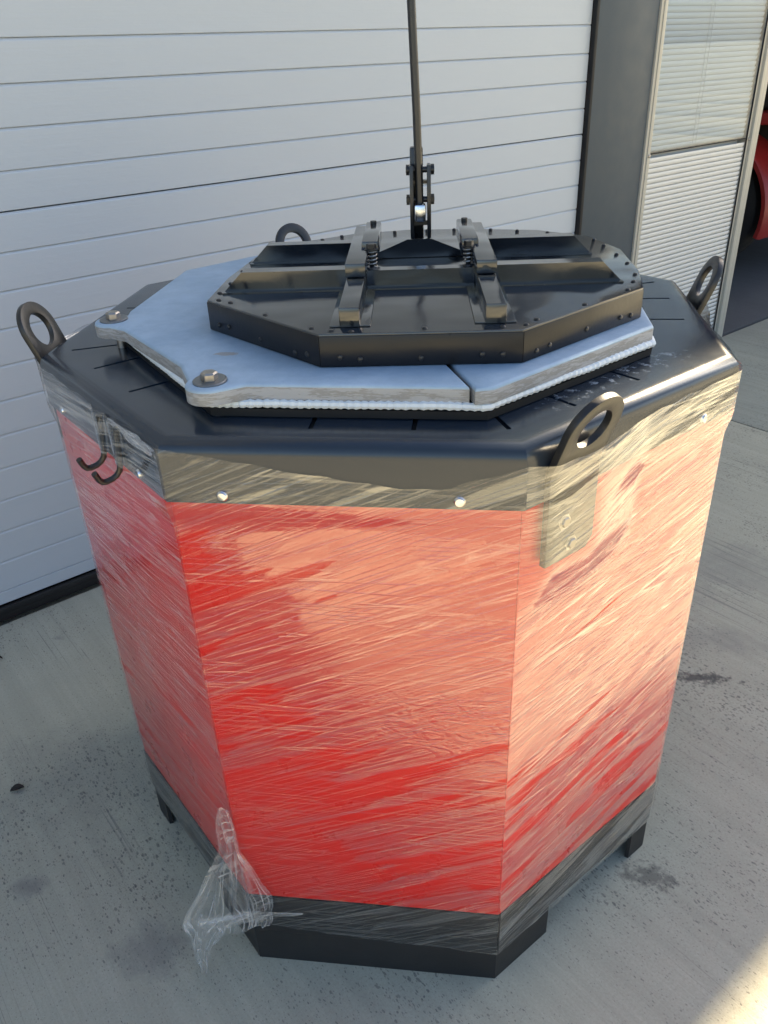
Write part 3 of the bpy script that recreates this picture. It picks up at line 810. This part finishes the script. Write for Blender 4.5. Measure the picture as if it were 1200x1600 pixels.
# lever post: two cheek bars, pins, back block
px0 = 0.004
post = empty('lever_post'); post.parent = lid
for sx in (-1, 1):
    MB().bx(px0+sx*0.0165-0.0036, px0+sx*0.0165+0.0036, 0.155, 0.190, Z1+0.003, 1.464).build('cheek_bar', 'black_paint', post, bevel=0.0012)
MB().bx(px0-0.0138, px0+0.0138, 0.158, 0.164, 1.357, 1.365).build('cross_plate', 'black_paint', post)
MB().bx(px0-0.0138, px0+0.0138, 0.170, 0.186, 1.430, 1.436).build('cross_plate', 'black_paint', post)
MB().bx(px0-0.019, px0+0.006, 0.192, 0.220, 1.30, 1.492).build('rear_bar', 'black_paint', post, bevel=0.004)
for zp in (1.455, 1.402):
    MB().tube([(px0-0.027, 0.172, zp), (px0+0.027, 0.172, zp)], 0.0055, 12).build('pivot_pin', 'black_paint', post)
    for sx in (-1, 1):
        MB().lathe([(0.0095, -0.003), (0.0095, 0.003)], 6 if zp < 1.42 else 14, (px0+sx*(0.0235), 0.172, zp), rot90).build('pin_head', 'lug_black', post)
MB().bx(px0-0.0115, px0+0.0095, 0.134, 0.160, 1.366, 1.398).build('clevis', 'zinc', post, bevel=0.004)
# lever rod leaning up out of the picture
rod = MB().tube([(px0-0.001, 0.165, 1.372), (px0-0.005, 0.169, 1.55), (px0-0.018, 0.170, 1.9), (px0-0.030, 0.172, 2.12)], 0.0076, 14)
rod_o = rod.build('lever_rod', 'black_paint', lid)
MB().tube([(px0-0.0295, 0.172, 2.10), (px0-0.037, 0.172, 2.24)], [0.012, 0.013], 14).build('grip', 'rubber', rod_o)

# ------------------------------------------------------------------ stretch film
film = empty('stretch_film')
tag(film, 'clear stretch film wrapped around the red furnace with torn tail hanging at base', 'film')
ANG = {-90: (23, 0.0), -45: (11, 0.2), 0: (-8, 0.4), 45: (10, 0.6), 90: (-15, 0.8), 135: (12, 1.0), 180: (-6, 1.2), -135: (5, 1.4)}
def lerp(pts, x):
    if x <= pts[0][0]: return pts[0][1]
    for (x0, y0), (x1, y1) in zip(pts, pts[1:]):
        if x <= x1: return y0+(y1-y0)*(x-x0)/(x1-x0)
    return pts[-1][1]
TOP = {-90: [(-0.25, 1.196), (-0.155, 1.181), (-0.068, 1.164), (0.018, 1.149), (0.096, 1.140), (0.147, 1.143), (0.198, 1.160), (0.25, 1.178)],
       -45: [(-0.25, 1.178), (-0.15, 1.172), (0.0, 1.176), (0.25, 1.182)]}
BOT = {-90: [(-0.25, 0.132), (-0.1, 0.117), (0.02, 0.108), (0.25, 0.094)], -45: [(-0.25, 0.094), (0.25, 0.100)], -135: [(-0.25, 0.105), (0.25, 0.132)]}
wrap_v, wrap_f, uvs_s, uvs_f = [], [], [], []
NX, NZ = 40, 90
for fi, a in enumerate(FACES):
    ang, uo = ANG[a]
    base = len(wrap_v)
    for j in range(NZ+1):
        for i in range(NX+1):
            f_ = -1+2*i/NX
            al_ = f_*0.25
            zt = lerp(TOP.get(a, [(-0.25, 1.19 if a != -135 else 1.188), (0.25, 1.19)]), al_)
            if a == -45: zt = lerp(TOP[a], al_)
            zb = lerp(BOT.get(a, [(-0.25, 0.104), (0.25, 0.104)]), al_)
            edge = 1-abs(f_)**8
            zb += 0.004*noise.noise((al_*30+uo*9, 3.1, 0))
            zt += 0.004*noise.noise((al_*25+uo*9, 7.7, 0))*edge
            z = zb+(zt-zb)*j/NZ
            s_ = min(1, max(0, (z-(HS-0.045))/0.045))
            ap = AB+0.0035+(AT-AB+0.0005)*s_*s_*(3-2*s_)
            # film spans the lug and the bolts
            if a in LUGS:
                lc, zlo, zbd = LUGS[a]
                dx = abs(al_-lc)
                need = AT+0.0015+0.0155+max(0, z-zbd)*0.40
                kx = min(1, max(0, (0.175-dx)/0.118), (0.25-abs(al_))/0.034); kz = min(1, max(0, (z-zlo+0.085)/0.075))
                ap = max(ap, ap+(need-ap)*kx*kz)
            if a == -135:
                for hc in (0.041, 0.106):
                    dx = abs(al_-hc); kx = min(1, max(0, (0.03-dx)/0.024)); kz = min(1, max(0, (z-1.105)/0.012))
                    ap = max(ap, ap+(AT+0.0135-ap)*kx*kx*kz)
            wv = 0.0016*noise.noise((al_*7+uo*13, z*5, 0.5)) + 0.0012*noise.noise((al_*5+uo*7, z*22-al_*10, 2.5))
            ap += wv*edge*(1 if z < 1.0 else 0.5) + (0.003 if z < 0.23 else 0.0)
            p = FN(a)*ap + FT(a)*(f_*(AB+0.0035+(AT-AB+0.0005)*s_*s_*(3-2*s_))*math.tan(R(22.5))) + Vector((0, 0, z))
            wrap_v.append(p)
            ca, sa = math.cos(R(ang)), math.sin(R(ang))
            uvs_s.append((al_*ca+z*sa+uo*5, -al_*sa+z*ca+uo*3))
            uvs_f.append((al_ if a == -90 else al_+uo*4, z))
    for j in range(NZ):
        for i in range(NX):
            v0 = base+j*(NX+1)+i
            wrap_f.append((v0, v0+1, v0+NX+2, v0+NX+1))
def film_obj(name, vs, fs, us, uf, mat, parent):
    me_ = bpy.data.meshes.new(name)
    me_.from_pydata([tuple(v) for v in vs], [], fs)
    l1 = me_.uv_layers.new(name='streak'); l2 = me_.uv_layers.new(name='flat')
    for lo in me_.loops:
        l1.data[lo.index].uv = us[lo.vertex_index]; l2.data[lo.index].uv = uf[lo.vertex_index]
    me_.materials.append(M[mat])
    for p in me_.polygons: p.use_smooth = True
    return link(name, me_, parent)
film_obj('wrap', wrap_v, wrap_f, uvs_s, uvs_f, 'film', film)
# torn tail gathered at the lower left corner
def sheet(name, left_, right_, nu, nv, amp, seed, fold=6, parent=film):
    vs, fs, us, uf = [], [], [], []
    for j in range(nv+1):
        t_ = j/nv
        def at(pl):
            x = t_*(len(pl)-1); i0 = min(int(x), len(pl)-2); return Vector(pl[i0]).lerp(Vector(pl[i0+1]), x-i0)
        A_, B_ = at(left_), at(right_)
        for i in range(nu+1):
            q_ = i/nu
            p = A_.lerp(B_, q_)
            wd = (B_-A_).length
            d = noise.noise((q_*fold+seed, t_*1.6, seed))*amp + noise.noise((q_*fold*2.2+t_*2, t_*2.6+seed, 1.3))*amp*0.4
            nrm = Vector((-0.35, -0.9, 0.1))
            p = p + nrm*d*min(1, wd/0.05) + Vector((noise.noise((q_*3, t_*5, seed+4)), 0, noise.noise((q_*5+3, t_*4, seed+9))))*amp*0.5
            vs.append(p); us.append((t_*0.5+seed, q_*0.16+seed)); uf.append((q_*0.12+seed*0.3, t_*0.4))
    for j in range(nv):
        for i in range(nu):
            v0 = j*(nu+1)+i
            fs.append((v0, v0+1, v0+nu+2, v0+nu+1))
    return film_obj(name, vs, fs, us, uf, 'film_loose', parent)
FLc = Vector((AB*math.tan(R(22.5))*-1, -AB, 0))
def fl(dx, dy, z): return (FLc.x+dx, FLc.y+dy, z)
sheet('torn_tail', [fl(-0.02, -0.008, 0.47), fl(-0.03, -0.012, 0.36), fl(-0.085, -0.02, 0.25), fl(-0.125, -0.03, 0.15), fl(-0.120, -0.035, 0.085)],
      [fl(-0.004, -0.010, 0.465), fl(0.012, -0.012, 0.36), fl(0.04, -0.014, 0.26), fl(0.06, -0.016, 0.20), fl(0.05, -0.02, 0.16)], 36, 44, 0.022, 2.3, 7)
sheet('torn_tail', [fl(-0.11, -0.03, 0.17), fl(-0.115, -0.035, 0.12), fl(-0.12, -0.04, 0.06), fl(-0.112, -0.045, 0.004)],
      [fl(0.05, -0.02, 0.205), fl(-0.03, -0.03, 0.16), fl(-0.085, -0.04, 0.08), fl(-0.098, -0.045, 0.004)], 26, 36, 0.016, 5.1, 5)
sheet('torn_tail', [fl(-0.10, -0.03, 0.155), fl(0.0, -0.022, 0.185), fl(0.05, -0.015, 0.186), fl(0.11, -0.010, 0.180)],
      [fl(-0.09, -0.03, 0.12), fl(0.0, -0.024, 0.15), fl(0.05, -0.015, 0.170), fl(0.11, -0.010, 0.179)], 10, 44, 0.010, 8.4, 3)
# gathered top hem on the south-west skirt
hem_l = [on_face(-135, AT+0.004, 0.08, 1.188), on_face(-135, AT+0.006, 0.15, 1.196), on_face(-135, AT+0.006, 0.20, 1.198), on_face(-135, AT+0.004, 0.247, 1.190)]
hem_r = [on_face(-135, AT+0.006, 0.08, 1.182), on_face(-135, AT+0.010, 0.15, 1.180), on_face(-135, AT+0.010, 0.20, 1.180), on_face(-135, AT+0.007, 0.247, 1.180)]
sheet('hem', hem_l, hem_r, 8, 70, 0.010, 3.7, 4)

# ------------------------------------------------------------------ leaf litter on the slab
def leaf(x, y, ln_, rz, label):
    vs, fs = [], []
    n2 = 8
    for i in range(n2+1):
        t_ = i/n2; wd = 0.32*ln_*math.sin(math.pi*min(1, t_*0.96+0.02))**0.8
        zc = 0.004+0.006*math.sin(t_*3.0)
        for q_ in (-1, 0, 1):
            vs.append(((t_-0.5)*ln_, q_*wd, zc+(0.004 if q_ else 0)))
    n3 = len(vs)
    vs += [(v[0], v[1], v[2]-0.0012) for v in vs]
    for i in range(n2):
        for j in range(2):
            v0 = i*3+j
            fs.append((v0, v0+1, v0+4, v0+3)); fs.append((n3+v0+3, n3+v0+4, n3+v0+1, n3+v0))
    mb = MB().add(vs, fs)
    o = mb.build('dead_leaf', 'leaf_brown')
    o.location = (x, y, 0.0); o.rotation_euler = (0, 0, rz)
    return tag(o, label, 'leaf', 'dead leaves on the concrete')
painted('leaf_brown', (0.030, 0.022, 0.016), 0.6, 0.3, 120, 0.3)
leaf(-0.998, -0.218, 0.034, 0.5, 'small dark dead leaf lying on speckled concrete well away from the door')
leaf(-1.33, 0.28, 0.020, 0.2, 'tiny dark leaf scrap lying on concrete close to the garage door')
